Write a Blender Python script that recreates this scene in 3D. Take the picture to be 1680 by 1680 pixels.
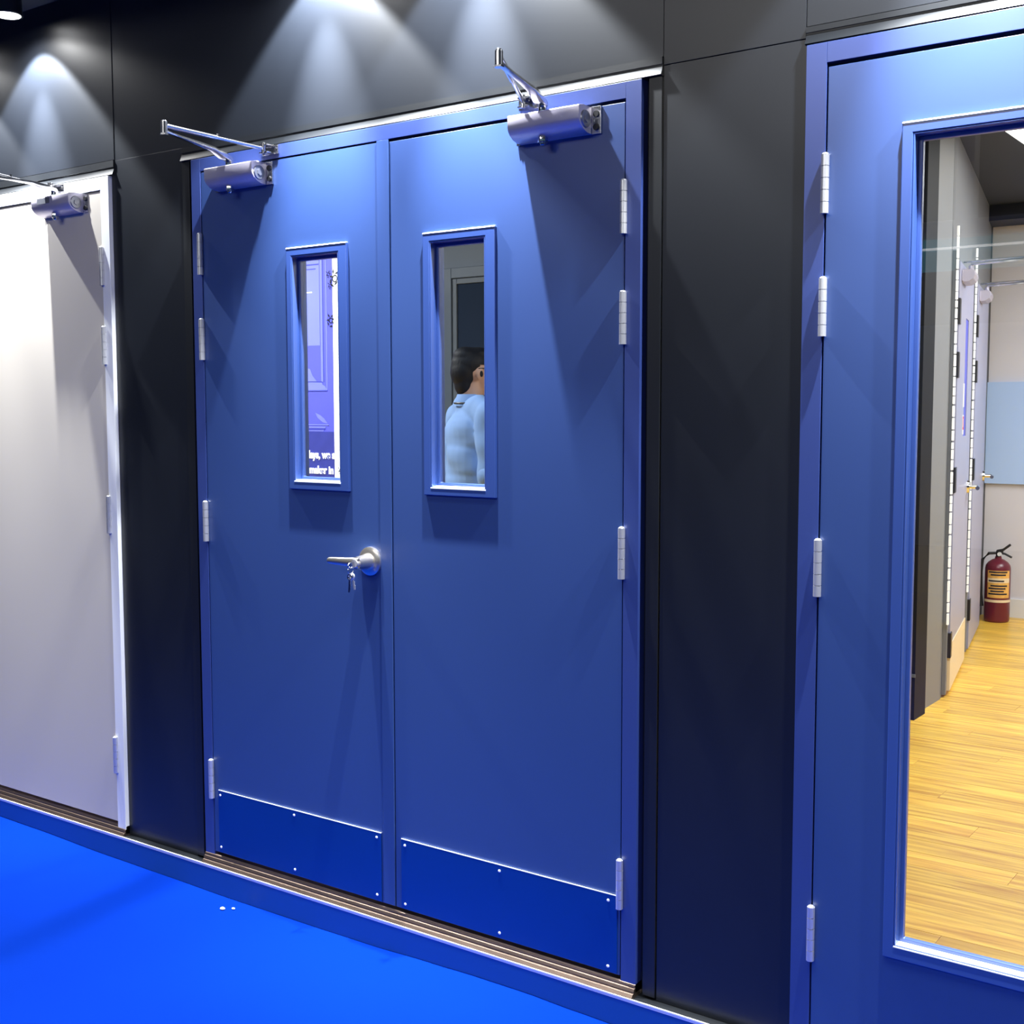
import bpy, bmesh, math, random
from mathutils import Vector, Matrix
random.seed(7)
for o in list(bpy.data.objects): bpy.data.objects.remove(o)
S = bpy.context.scene
COL = S.collection
R = math.radians

# ------------------------------------------------------------------ camera
cam = bpy.data.cameras.new('camera'); cam_ob = bpy.data.objects.new('camera', cam); COL.objects.link(cam_ob)
cam.sensor_width = 36; cam.lens = 2028.0 / 1680 * 36; cam.clip_start = 0.05; cam.clip_end = 60
yaw, pit, rol = 0.6257, -0.0822, -0.0013
Fv = Vector((-math.sin(yaw)*math.cos(pit), math.cos(yaw)*math.cos(pit), math.sin(pit)))
rv = Vector((math.cos(yaw), math.sin(yaw), 0)); uv = rv.cross(Fv)
r2 = math.cos(rol)*rv + math.sin(rol)*uv; u2 = -math.sin(rol)*rv + math.cos(rol)*uv
M = Matrix((r2, u2, -Fv)).transposed().to_4x4(); M.translation = Vector((2.243, -2.5284, 1.3871))
cam_ob.matrix_world = M
S.camera = cam_ob

# ------------------------------------------------------------------ colour management, world, large lights
S.view_settings.view_transform = 'Standard'
S.view_settings.look = 'None'
S.view_settings.exposure = 0.0
S.view_settings.gamma = 1.0
S.view_settings.use_curve_mapping = False
W = bpy.data.worlds.new('hall_air'); S.world = W; W.use_nodes = True
W.node_tree.nodes['Background'].inputs[0].default_value = (0.55, 0.68, 1.0, 1)
W.node_tree.nodes['Background'].inputs[1].default_value = 0.05

def area(name, loc, sx, sy, power, color=(1, 1, 1), rot=(0, 0, 0), spread=0):
    l = bpy.data.lights.new(name, 'AREA'); l.shape = 'RECTANGLE'; l.size = sx; l.size_y = sy
    l.energy = power; l.color = color
    o = bpy.data.objects.new(name, l); COL.objects.link(o); o.location = loc; o.rotation_euler = rot
    if spread: l.spread = R(spread)
    return o
area('hall_light', (0.2, -2.2, 5.6), 6.0, 2.0, 115, (0.90, 0.95, 1.0), spread=75)
area('hall_front_fill', (0.3, -6.0, 4.3), 5.0, 1.0, 125, (1.0, 0.98, 0.95), rot=(R(68), 0, 0))  # unseen fill added to light the wall from the front
area('room_light_near', (1.6, 1.9, 2.66), 1.6, 1.4, 85, (1.0, 0.97, 0.92))
area('room_light_far', (1.9, 4.6, 2.66), 1.2, 1.6, 95, (0.95, 0.97, 1.0))
area('room_light_middle', (-1.3, 0.9, 2.66), 1.6, 0.5, 20, (0.68, 0.82, 1.0))
area('room_light_left', (-3.1, 1.3, 2.66), 1.2, 0.8, 100, (0.97, 0.98, 1.0))

# ------------------------------------------------------------------ materials
def mat(name, col, rough=0.5, metal=0.0, spec=0.5, var=0.04, scale=6.0, bump=0.0, bscale=200.0, emit=None, estr=0, aniso=0.0, coat=0.0, stretch=None):
    m = bpy.data.materials.new(name); m.use_nodes = True
    nt = m.node_tree; N = nt.nodes; L = nt.links; b = N['Principled BSDF']
    tc = N.new('ShaderNodeTexCoord'); mp = N.new('ShaderNodeMapping')
    if stretch: mp.inputs['Scale'].default_value = stretch
    L.new(tc.outputs['Object'], mp.inputs[0])
    nz = N.new('ShaderNodeTexNoise'); nz.inputs['Scale'].default_value = scale; nz.inputs['Detail'].default_value = 4
    L.new(mp.outputs[0], nz.inputs[0])
    mr = N.new('ShaderNodeMix'); mr.data_type = 'RGBA'
    mr.inputs[6].default_value = (*[c*(1-var) for c in col], 1); mr.inputs[7].default_value = (*[min(1, c*(1+var)) for c in col], 1)
    L.new(nz.outputs['Fac'], mr.inputs[0]); L.new(mr.outputs[2], b.inputs['Base Color'])
    b.inputs['Roughness'].default_value = rough; b.inputs['Metallic'].default_value = metal
    b.inputs['Specular IOR Level'].default_value = spec
    if aniso:
        b.inputs['Anisotropic'].default_value = aniso
        tg = N.new('ShaderNodeCombineXYZ'); tg.inputs[2].default_value = 1.0; L.new(tg.outputs[0], b.inputs['Tangent'])
    if coat: b.inputs['Coat Weight'].default_value = coat; b.inputs['Coat Roughness'].default_value = 0.15
    if bump:
        n2 = N.new('ShaderNodeTexNoise'); n2.inputs['Scale'].default_value = bscale; n2.inputs['Detail'].default_value = 3
        L.new(mp.outputs[0], n2.inputs[0])
        bp = N.new('ShaderNodeBump'); bp.inputs['Strength'].default_value = bump; bp.inputs['Distance'].default_value = 0.002
        L.new(n2.outputs['Fac'], bp.inputs['Height']); L.new(bp.outputs[0], b.inputs['Normal'])
    if emit:
        b.inputs['Emission Color'].default_value = (*emit, 1); b.inputs['Emission Strength'].default_value = estr
    return m

WALL = mat('dark_wall_paint', (0.008, 0.010, 0.0145), 0.36, spec=.5, var=.1)
TRIM = mat('dark_trim_paint', (0.006, 0.0075, 0.010), 0.42, spec=0.5)
SOFF = mat('soffit_paint', (0.012, 0.016, 0.028), 0.6)
BLUE = mat('blue_door_paint', (0.027, 0.062, 0.205), 0.36, spec=.8, var=0.02, scale=2)
BLUEF = mat('blue_frame_paint', (0.029, 0.054, 0.21), 0.36, spec=.8, var=0.02, scale=2)
KICK = mat('carpet_tinted_kick_plate', (0.003, 0.048, 0.25), 0.32, metal=0.35, spec=0.6, var=0.05, scale=2)  # blue of the reflected carpet is put into the plate colour
CREAM = mat('cream_door_paint', (0.53, 0.49, 0.43), 0.42, var=0.02, scale=2)
BLUEW = mat('blue_moulding_paint', (0.030, 0.070, 0.26), 0.32, spec=1.0, var=0.02, scale=2)
WHITEF = mat('white_frame_paint', (0.78, 0.79, 0.80), 0.4, var=0.02)
STEEL = mat('brushed_steel', (0.62, 0.62, 0.64), 0.4, metal=0.72, var=0.08, scale=40, stretch=(1, 1, .1))
CHROME = mat('satin_chrome', (0.72, 0.72, 0.74), 0.17, metal=1.0)
ALU = mat('silver_closer_paint', (0.50, 0.47, 0.56), 0.40, metal=0.45)
ALUDK = mat('grey_closer_casting', (0.30, 0.31, 0.36), 0.35, metal=0.8)
SILL = mat('sill_aluminium', (0.29, 0.21, 0.165), 0.40, metal=1.0, var=0.3, scale=9, stretch=(1, 8, 8), bump=0.15, bscale=30)
SILLEDGE = mat('bright_sill_edge', (0.92, 0.92, 0.90), 0.5, metal=0.3)
SCREW = mat('bright_screw_head', (0.93, 0.95, 0.97), 0.35, metal=0.15)
EDGE = mat('painted_highlight', (0.80, 0.88, 0.96), 0.4, spec=.6)  # near-white paint for highlights along moulding, sill and kick plate edges
NICKEL = mat('satin_nickel', (0.74, 0.69, 0.63), 0.26, metal=.95)
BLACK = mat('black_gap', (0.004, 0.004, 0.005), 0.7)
CARPET = mat('blue_carpet', (0.0002, 0.022, 0.27), 0.85, spec=0.03, var=0.10, scale=1.6, bump=0.1, bscale=500)
RISER = mat('blue_riser_board', (0.010, 0.085, 0.36), 0.5, var=0.06, scale=3)
WHITE = mat('white_laminate', (0.72, 0.70, 0.75), 0.45, var=0.03)
SHEET = mat('pale_blue_sheet', (0.47, 0.64, 1.0), 0.5, var=0.05, scale=2)
GREYROOM = mat('grey_room_wall', (0.085, 0.105, 0.13), 0.55)
GREYLT = mat('light_grey_panel', (0.205, 0.215, 0.235), 0.5)
CHAR = mat('charcoal_pillar', (0.007, 0.008, 0.011), 0.6, spec=.15)
BACKW = mat('slate_wall_paint', (0.075, 0.10, 0.135), 0.5)
SLATED = mat('slate_blue_door_paint', (0.010, 0.020, 0.042), 0.8, spec=.15)
LILAC = mat('lilac_grey_door_paint', (0.34, 0.35, 0.50), 0.35)
ROOMCEIL = mat('dark_grey_ceiling', (0.020, 0.026, 0.045), 0.7)
SKIN = mat('skin', (0.56, 0.34, 0.25), 0.5, var=0.06, scale=20)
HAIR = mat('black_hair', (0.004, 0.0045, 0.008), 0.6, spec=0.3, bump=0.5, bscale=60, stretch=(6, 1, 1))
SHIRT = mat('light_blue_cotton', (0.26, 0.43, 0.78), 0.75, var=0.05, scale=8, bump=0.1, bscale=400)
TROUSER = mat('navy_trousers', (0.02, 0.025, 0.05), 0.8)
SHOE = mat('black_leather', (0.01, 0.01, 0.01), 0.35)
RED = mat('extinguisher_red', (0.13, 0.008, 0.022), 0.3, spec=0.6)
BLACKP = mat('black_plastic', (0.012, 0.012, 0.014), 0.4)
LBLY = mat('yellow_print', (0.75, 0.42, 0.10), 0.5, var=0.3, scale=60)
LBLC = mat('cream_print', (0.80, 0.66, 0.44), 0.5)
REDP = mat('red_print', (0.7, 0.05, 0.05), 0.5)
PBLUE = mat('poster_blue', (0.13, 0.145, 0.92), 0.45, var=0.12, scale=3)
PLT = mat('poster_light_blue', (0.24, 0.28, 1.0), 0.45)
PDK = mat('poster_shadow_blue', (0.07, 0.085, 0.58), 0.45)
PNAVY = mat('poster_lower_blue', (0.055, 0.07, 0.42), 0.45, var=0.25, scale=14)
PWHITE = mat('glowing_white_print', (0.9, 0.9, 0.9), 0.4, emit=(1, 1, 1), estr=0.9)  # emission stands in for strong room light on the white print
INK = mat('black_ink', (0.01, 0.012, 0.03), 0.5)
SLOT = mat('glowing_slot_white', (0.9, 0.9, 0.9), 0.4, emit=(1, 1, 1), estr=0.4)  # glow put in place of light coming through the slots
TEAL = mat('glowing_teal_fascia', (0.05, 0.22, 0.30), 0.5, emit=(0.10, 0.42, 0.56), estr=1.3)  # emission added so the fascia shows up in the glass
LED = mat('led_line', (1, 1, 1), 0.5, emit=(0.9, 0.97, 1.0), estr=4)
LAMPW = mat('lamp_white', (1, 1, 1), 0.5, emit=(1, 1, 1), estr=12)
PANELW = mat('ceiling_panel_white', (1, 1, 1), 0.5, emit=(1, 0.99, 0.97), estr=2.6)
BOOTHW = mat('white_booth_panel', (0.75, 0.75, 0.78), 0.5)
HALLG = mat('hall_grey', (0.10, 0.11, 0.13), 0.6)

def wood(name, base):
    m = mat(name, base, 0.33, var=0.0)
    nt = m.node_tree; N = nt.nodes; L = nt.links; b = N['Principled BSDF']
    tc = N.new('ShaderNodeTexCoord'); oi = N.new('ShaderNodeObjectInfo')
    ad = N.new('ShaderNodeVectorMath'); ad.operation = 'ADD'
    sc = N.new('ShaderNodeVectorMath'); sc.operation = 'SCALE'; sc.inputs[3].default_value = 31.0
    cb = N.new('ShaderNodeCombineXYZ'); L.new(oi.outputs['Random'], cb.inputs[0]); L.new(oi.outputs['Random'], cb.inputs[1])
    L.new(cb.outputs[0], sc.inputs[0]); L.new(tc.outputs['Object'], ad.inputs[0]); L.new(sc.outputs[0], ad.inputs[1])
    mp = N.new('ShaderNodeMapping'); mp.inputs['Scale'].default_value = (1.6, 26, 8); L.new(ad.outputs[0], mp.inputs[0])
    nz = N.new('ShaderNodeTexNoise'); nz.inputs['Scale'].default_value = 1.6; nz.inputs['Detail'].default_value = 6; nz.inputs['Distortion'].default_value = 0.6
    L.new(mp.outputs[0], nz.inputs[0])
    cr = N.new('ShaderNodeValToRGB'); cr.color_ramp.elements[0].position = 0.33; cr.color_ramp.elements[1].position = 0.62
    cr.color_ramp.elements[0].color = (0.60, 0.29, 0.028, 1); cr.color_ramp.elements[1].color = (0.97, 0.62, 0.085, 1)
    L.new(nz.outputs['Fac'], cr.inputs[0])
    hs = N.new('ShaderNodeHueSaturation'); L.new(cr.outputs[0], hs.inputs['Color'])
    mm = N.new('ShaderNodeMapRange'); mm.inputs[3].default_value = 0.85; mm.inputs[4].default_value = 1.12
    L.new(oi.outputs['Random'], mm.inputs[0]); L.new(mm.outputs[0], hs.inputs['Value'])
    L.new(hs.outputs[0], b.inputs['Base Color'])
    return m
WOOD = wood('honey_oak_plank', (0.8, 0.45, 0.12))

def glass_mat():
    m = bpy.data.materials.new('clear_pane_glass'); m.use_nodes = True
    nt = m.node_tree; N = nt.nodes; L = nt.links; N.clear()
    out = N.new('ShaderNodeOutputMaterial'); mx = N.new('ShaderNodeMixShader')
    tr = N.new('ShaderNodeBsdfTransparent'); tr.inputs[0].default_value = (0.97, 0.985, 0.98, 1)
    gl = N.new('ShaderNodeBsdfGlossy'); gl.inputs['Roughness'].default_value = 0.0
    fr = N.new('ShaderNodeFresnel'); fr.inputs[0].default_value = 1.52
    ge = N.new('ShaderNodeNewGeometry')      # the front face carries the reflection of both faces of the thin pane
    iv = N.new('ShaderNodeMath'); iv.operation = 'SUBTRACT'; iv.inputs[0].default_value = 1.9; 
    ml = N.new('ShaderNodeMath'); ml.operation = 'MULTIPLY'; ml2 = N.new('ShaderNodeMath'); ml2.operation = 'MULTIPLY'; ml2.inputs[1].default_value = 1.9
    L.new(ge.outputs['Backfacing'], ml2.inputs[0]); L.new(ml2.outputs[0], iv.inputs[1])
    L.new(fr.outputs[0], ml.inputs[0]); L.new(iv.outputs[0], ml.inputs[1])
    L.new(ml.outputs[0], mx.inputs[0]); L.new(tr.outputs[0], mx.inputs[1]); L.new(gl.outputs[0], mx.inputs[2]); L.new(mx.outputs[0], out.inputs[0])
    return m
GLASS = glass_mat()

# ------------------------------------------------------------------ mesh helpers
def box(bm, x0, x1, y0, y1, z0, z1):
    v = [bm.verts.new(p) for p in ((x0,y0,z0),(x1,y0,z0),(x1,y1,z0),(x0,y1,z0),(x0,y0,z1),(x1,y0,z1),(x1,y1,z1),(x0,y1,z1))]
    for f in ((0,3,2,1),(4,5,6,7),(0,1,5,4),(1,2,6,5),(2,3,7,6),(3,0,4,7)): bm.faces.new([v[i] for i in f])

def ring(bm, o, h, y0, y1):
    """rectangular frame: outer (x0,x1,z0,z1) with a rectangular hole h, from y0 (front) to y1 (back)"""
    def quad(r, y): return [bm.verts.new((x, y, z)) for x, z in ((r[0],r[2]),(r[1],r[2]),(r[1],r[3]),(r[0],r[3]))]
    a, b, c, d = quad(o, y0), quad(h, y0), quad(o, y1), quad(h, y1)
    for i in range(4):
        j = (i+1) % 4
        bm.faces.new((a[i], a[j], b[j], b[i])); bm.faces.new((c[j], c[i], d[i], d[j]))
        bm.faces.new((a[j], a[i], c[i], c[j])); bm.faces.new((b[i], b[j], d[j], d[i]))

def prism_x(bm, prof, x0, x1):
    a = [bm.verts.new((x0, y, z)) for y, z in prof]; b = [bm.verts.new((x1, y, z)) for y, z in prof]
    n = len(prof)
    bm.faces.new(a); bm.faces.new(b[::-1])
    for i in range(n): bm.faces.new((a[i], b[i], b[(i+1) % n], a[(i+1) % n]))

def prism_z(bm, prof, z0, z1):
    a = [bm.verts.new((x, y, z0)) for x, y in prof]; b = [bm.verts.new((x, y, z1)) for x, y in prof]
    n = len(prof)
    bm.faces.new(a[::-1]); bm.faces.new(b)
    for i in range(n): bm.faces.new((a[i], a[(i+1) % n], b[(i+1) % n], b[i]))

def cyl(bm, p0, p1, r0, r1=None, seg=20):
    r1 = r0 if r1 is None else r1
    p0, p1 = Vector(p0), Vector(p1); d = p1-p0
    q = d.to_track_quat('Z', 'Y').to_matrix().to_4x4(); q.translation = (p0+p1)/2
    bmesh.ops.create_cone(bm, cap_ends=True, segments=seg, radius1=r0, radius2=r1, depth=d.length, matrix=q)

def ball(bm, c, r, sx=1, sy=1, sz=1, seg=20, rot=None):
    m = Matrix.Translation(c) @ (rot.to_4x4() if rot else Matrix()) @ Matrix.Diagonal((sx, sy, sz, 1))
    bmesh.ops.create_uvsphere(bm, u_segments=seg, v_segments=seg//2+2, radius=r, matrix=m)

def torus(bm, c, R0, r, axis='Y', seg=24, sub=8, squash=1.0):
    rings = []
    for i in range(seg):
        a = 2*math.pi*i/seg; L_ = []
        for j in range(sub):
            b = 2*math.pi*j/sub; rr = R0 + r*math.cos(b)
            p = (rr*math.cos(a), r*math.sin(b), rr*math.sin(a)*squash)
            if axis == 'X': p = (p[1], p[0], p[2])
            if axis == 'Z': p = (p[0], p[2], p[1])
            L_.append(bm.verts.new(Vector(c)+Vector(p)))
        rings.append(L_)
    for i in range(seg):
        for j in range(sub):
            bm.faces.new((rings[i][j], rings[(i+1) % seg][j], rings[(i+1) % seg][(j+1) % sub], rings[i][(j+1) % sub]))

def tube(bm, pts, r, seg=10, radii=None):
    pts = [Vector(p) for p in pts]; rings = []
    for i, p in enumerate(pts):
        t = (pts[min(i+1, len(pts)-1)] - pts[max(i-1, 0)]).normalized()
        up = Vector((0, 0, 1)) if abs(t.z) < .9 else Vector((1, 0, 0))
        a = t.cross(up).normalized(); b = a.cross(t); rr = radii[i] if radii else r
        rings.append([bm.verts.new(p + rr*(math.cos(2*math.pi*k/seg)*a + math.sin(2*math.pi*k/seg)*b)) for k in range(seg)])
    for i in range(len(rings)-1):
        for k in range(seg): bm.faces.new((rings[i][k], rings[i][(k+1) % seg], rings[i+1][(k+1) % seg], rings[i+1][k]))
    bm.faces.new(rings[0][::-1]); bm.faces.new(rings[-1])

def obj(name, bm, m, parent=None, bevel=0, smooth=False, mesh=None):
    if mesh is None:
        bmesh.ops.recalc_face_normals(bm, faces=bm.faces)
        mesh = bpy.data.meshes.new(name)
        if bevel:
            es = [e for e in bm.edges if len(e.link_faces) == 2 and e.calc_face_angle(0) > 0.5]
            bmesh.ops.bevel(bm, geom=es, offset=bevel, segments=2, affect='EDGES', profile=0.5, clamp_overlap=True)
        bm.to_mesh(mesh); bm.free()
        mesh.materials.append(m)
        if smooth:
            for p in mesh.polygons: p.use_smooth = True
            mesh.set_sharp_from_angle(angle=R(38))
    o = bpy.data.objects.new(name, mesh); COL.objects.link(o)
    if parent: o.parent = parent
    return o

def empty(name, loc=(0, 0, 0), rz=0):
    o = bpy.data.objects.new(name, None); COL.objects.link(o); o.location = loc; o.rotation_euler = (0, 0, rz)
    o.empty_display_size = 0.1
    return o

def tag(o, label=None, cat=None, group=None, kind=None):
    if label: o['label'] = label
    if cat: o['category'] = cat
    if group: o['group'] = group
    if kind: o['kind'] = kind
    return o

def B(): return bmesh.new()
def mk(name, m, parent, fn, bevel=0, smooth=False):
    bm = B(); fn(bm); return obj(name, bm, m, parent, bevel, smooth)

# ================================================================== front wall (the dark wall that carries the doors)
ZC = 2.74           # soffit height
ZH = 2.1875         # lower edge of the head panels
wall = empty('wall_front'); tag(wall, kind='structure')
def panel(name, x0, x1, z0, z1, y0=.010, y1=.045, bv=.0008): return mk(name, WALL, wall, lambda b: box(b, x0, x1, y0, y1, z0, z1), bv)
panel('head_panel', -2.20, -1.1667, ZH+.004, ZC, .0085, bv=.0003)
panel('head_panel', -1.1665, 0.8345, ZH, ZC, bv=.0001)
panel('head_panel', 0.836, 1.176, 2.168, ZC)
panel('head_panel', 1.1775, 3.25, ZH+.004, ZC)
panel('head_panel', -5.3, -2.202, -.036, ZC)
panel('pier_panel', -1.182, -.836, -.036, ZH-.0001, bv=.0002)
panel('pier_panel', 0.8365, 1.180, -.036, 2.1665)
panel('pier_panel', 2.19, 3.25, -.036, ZH+.002)
def casing(x0, x1, z0, zt, xc):   # rounded casing between door frame and wall panel
    c = empty('door_casing'); c.parent = wall
    prof = [(.045, z0), (.006, z0)]
    for i in range(9):
        t = i/8
        prof.append((.0075 - .0075*(1-t)**1.7, z0 + .002 + .023*t))
    prof += [(.0055, z0+.026), (.0055, zt), (.045, zt)]
    o = mk('head_casing', TRIM, c, lambda b: prism_x(b, prof, x0, x1), 0, True)
    return c
c = casing(-.835, .834, 2.1445, ZH-.001, 0)
for s in (-1, 1):
    xs = sorted((s*.8000, s*.8335)); xg = sorted((s*.7846, s*.8000))
    mk('side_casing', TRIM, c, lambda b: [box(b, xs[0], xs[1], .007, .045, -.03, 2.143), box(b, xg[0], xg[1], .030, .045, -.03, 2.143)], .0005)
c = casing(-2.20, -1.1675, 2.1425, ZH+.002, 0)
c = casing(1.1775, 2.19, 2.152, ZH+.002, 0)

# soffit above with its downlights
tag(mk('ceiling', SOFF, None, lambda b: box(b, -5.3, 3.25, -.55, .05, ZC, ZC+.12)), kind='structure')
def downlight(x, y, label, power):
    t = empty('downlight', (x, y, ZC)); tag(t, label, 'downlight', 'downlights under the soffit')
    mk('housing', BLACKP, t, lambda b: cyl(b, (0,0,0), (0,0,-.056), .046, .046, 32), .002, True)
    mk('trim_ring', BLACKP, t, lambda b: torus(b, (0,0,-.057), .045, .004, 'Z', 32, 8), 0, True)
    mk('lamp_lens', LAMPW, t, lambda b: cyl(b, (0,0,-.055), (0,0,-.0595), .041, .041, 32))
    l = bpy.data.lights.new('downlight_beam', 'SPOT'); l.energy = power; l.spot_size = R(94); l.spot_blend = .22; l.shadow_soft_size = .012
    l.color = (.93, .97, 1.0)
    o = bpy.data.objects.new('downlight_beam', l); COL.objects.link(o); o.parent = t; o.location = (0, 0, -.068)
    o.rotation_euler = (R(6), 0, 0)
    l3 = bpy.data.lights.new('downlight_core', 'SPOT'); l3.energy = power*2.4; l3.spot_size = R(44); l3.spot_blend = 1.0; l3.shadow_soft_size = .012; l3.color = (.95, .98, 1.0)
    o3 = bpy.data.objects.new('downlight_core', l3); COL.objects.link(o3); o3.parent = t; o3.location = (0, 0, -.068); o3.rotation_euler = (R(9), 0, 0)
    l2 = bpy.data.lights.new('downlight_spill', 'SPOT'); l2.energy = power*.10; l2.spot_size = R(150); l2.spot_blend = .6; l2.shadow_soft_size = .03
    o2 = bpy.data.objects.new('downlight_spill', l2); COL.objects.link(o2); o2.parent = t; o2.location = (0, 0, -.068)
    return t
DLS = [(-2.06, 'round white downlight under soffit, beyond the left picture edge above the cream door'),
       (-1.545, 'round white downlight glowing under the soffit above the cream door'),
       (-.22, 'round downlight under soffit above the left leaf of the blue double door'),
       (.325, 'round downlight under soffit above the right leaf of the blue double door'),
       (1.52, 'round downlight under soffit above the blue door with the tall window'),
       (2.05, 'round downlight under soffit farthest right, above the tall-window door')]
for x, lb in DLS: downlight(x, -.11, lb, 185)

# ================================================================== doors
HZ = [(1.796, 1.919), (1.540, 1.663), (.985, 1.108), (.175, .298)]
LEAF_H = 2.100
def hinge(par, x, z0, z1, y=-.007, r=.0085, m=STEEL):
    bm = B(); n = 5; h = (z1-z0)/n
    for i in range(n): cyl(bm, (x, y, z0+i*h+.0007), (x, y, z0+(i+1)*h-.0007), r, r, 16)
    cyl(bm, (x, y, z0+.001), (x, y, z1-.001), r*.8, r*.8, 12)
    ball(bm, (x, y, z1), r*.85, 1, 1, .5, 12)
    return obj('hinge', bm, m, par, 0, True)

def frame(par, x0, x1, fw, ztop, zin, zbot, m, depth=.115, yf=0.0):
    """steel door frame: face, rebate and stop; open at the bottom"""
    bm = B()
    for s, xo, xi in ((1, x0, x0+fw), (-1, x1, x1-fw)):
        if s == -1 and xi > 5: continue
        pr = [(xo, yf), (xi, yf), (xi, yf+.050), (xi+s*.014, yf+.050), (xi+s*.014, yf+.085), (xi, yf+.085), (xi, depth), (xo, depth)]
        if s == -1: pr = pr[::-1]
        prism_z(bm, pr, zbot, ztop)
    pr = [(yf, ztop), (yf, zin), (yf+.050, zin), (yf+.050, zin-.014), (yf+.085, zin-.014), (yf+.085, zin), (depth, zin), (depth, ztop)]
    prism_x(bm, pr, x0+fw, x1-fw)
    return obj('door_frame', bm, m, par, .0007)

def leaf(par, x0, x1, z0, z1, hole, m, yf=.001, th=.044):
    bm = B()
    if hole: ring(bm, (x0, x1, z0, z1), hole, yf, yf+th)
    else: box(bm, x0, x1, yf, yf+th, z0, z1)
    return obj('door_leaf', bm, m, par, .0008)

def lite(par, o, i, m, y0=-.0075, inner=.013):
    """raised window moulding (outer o, inner opening i) with glazing bead and pane"""
    bm = B()
    ring(bm, o, i, y0, .004)
    e = .0018
    ring(bm, i, (i[0]+.004, i[1]-.004, i[2]+.004, i[3]-.004), y0+.0005, .022)
    ring(bm, (i[0]+.003, i[1]-.003, i[2]+.003, i[3]-.003), (i[0]+inner, i[1]-inner, i[2]+inner, i[3]-inner), .016, .030)
    wf = obj('window_frame', bm, m, par, .0023)
    mk('top_edge_highlight', EDGE, wf, lambda b: prism_x(b, [(.0, o[3]-.0005), (y0+.0012, o[3]-.0005), (y0-.0008, o[3]-.0018), (y0-.0002, o[3]-.0002), (y0+.002, o[3]+.0014), (.0, o[3]+.0014)], o[0]+.0008, o[1]-.0008))  # painted highlight along the top bevel
    mk('sill_highlight', EDGE, wf, lambda b: prism_x(b, [(y0-.0006, i[2]-.0014), (y0-.0006, i[2]+.0004), (y0+.0030, i[2]+.0046), (.0155, i[2]+.0050), (.0155, i[2]+.0005), (y0+.002, i[2]-.0014)], i[0]+.0004, i[1]-.0004))  # painted highlight on the inner sill
    mk('glass_pane', GLASS, wf, lambda b: box(b, i[0]+.006, i[1]-.006, .0225, .0265, i[2]+.006, i[3]-.006))
    bmb = B(); ring(bmb, (o[0]+.002, o[1]-.002, o[2]+.002, o[3]-.002), i, .044, .054); obj('rear_frame', bmb, m, wf, .0008)
    return wf

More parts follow.
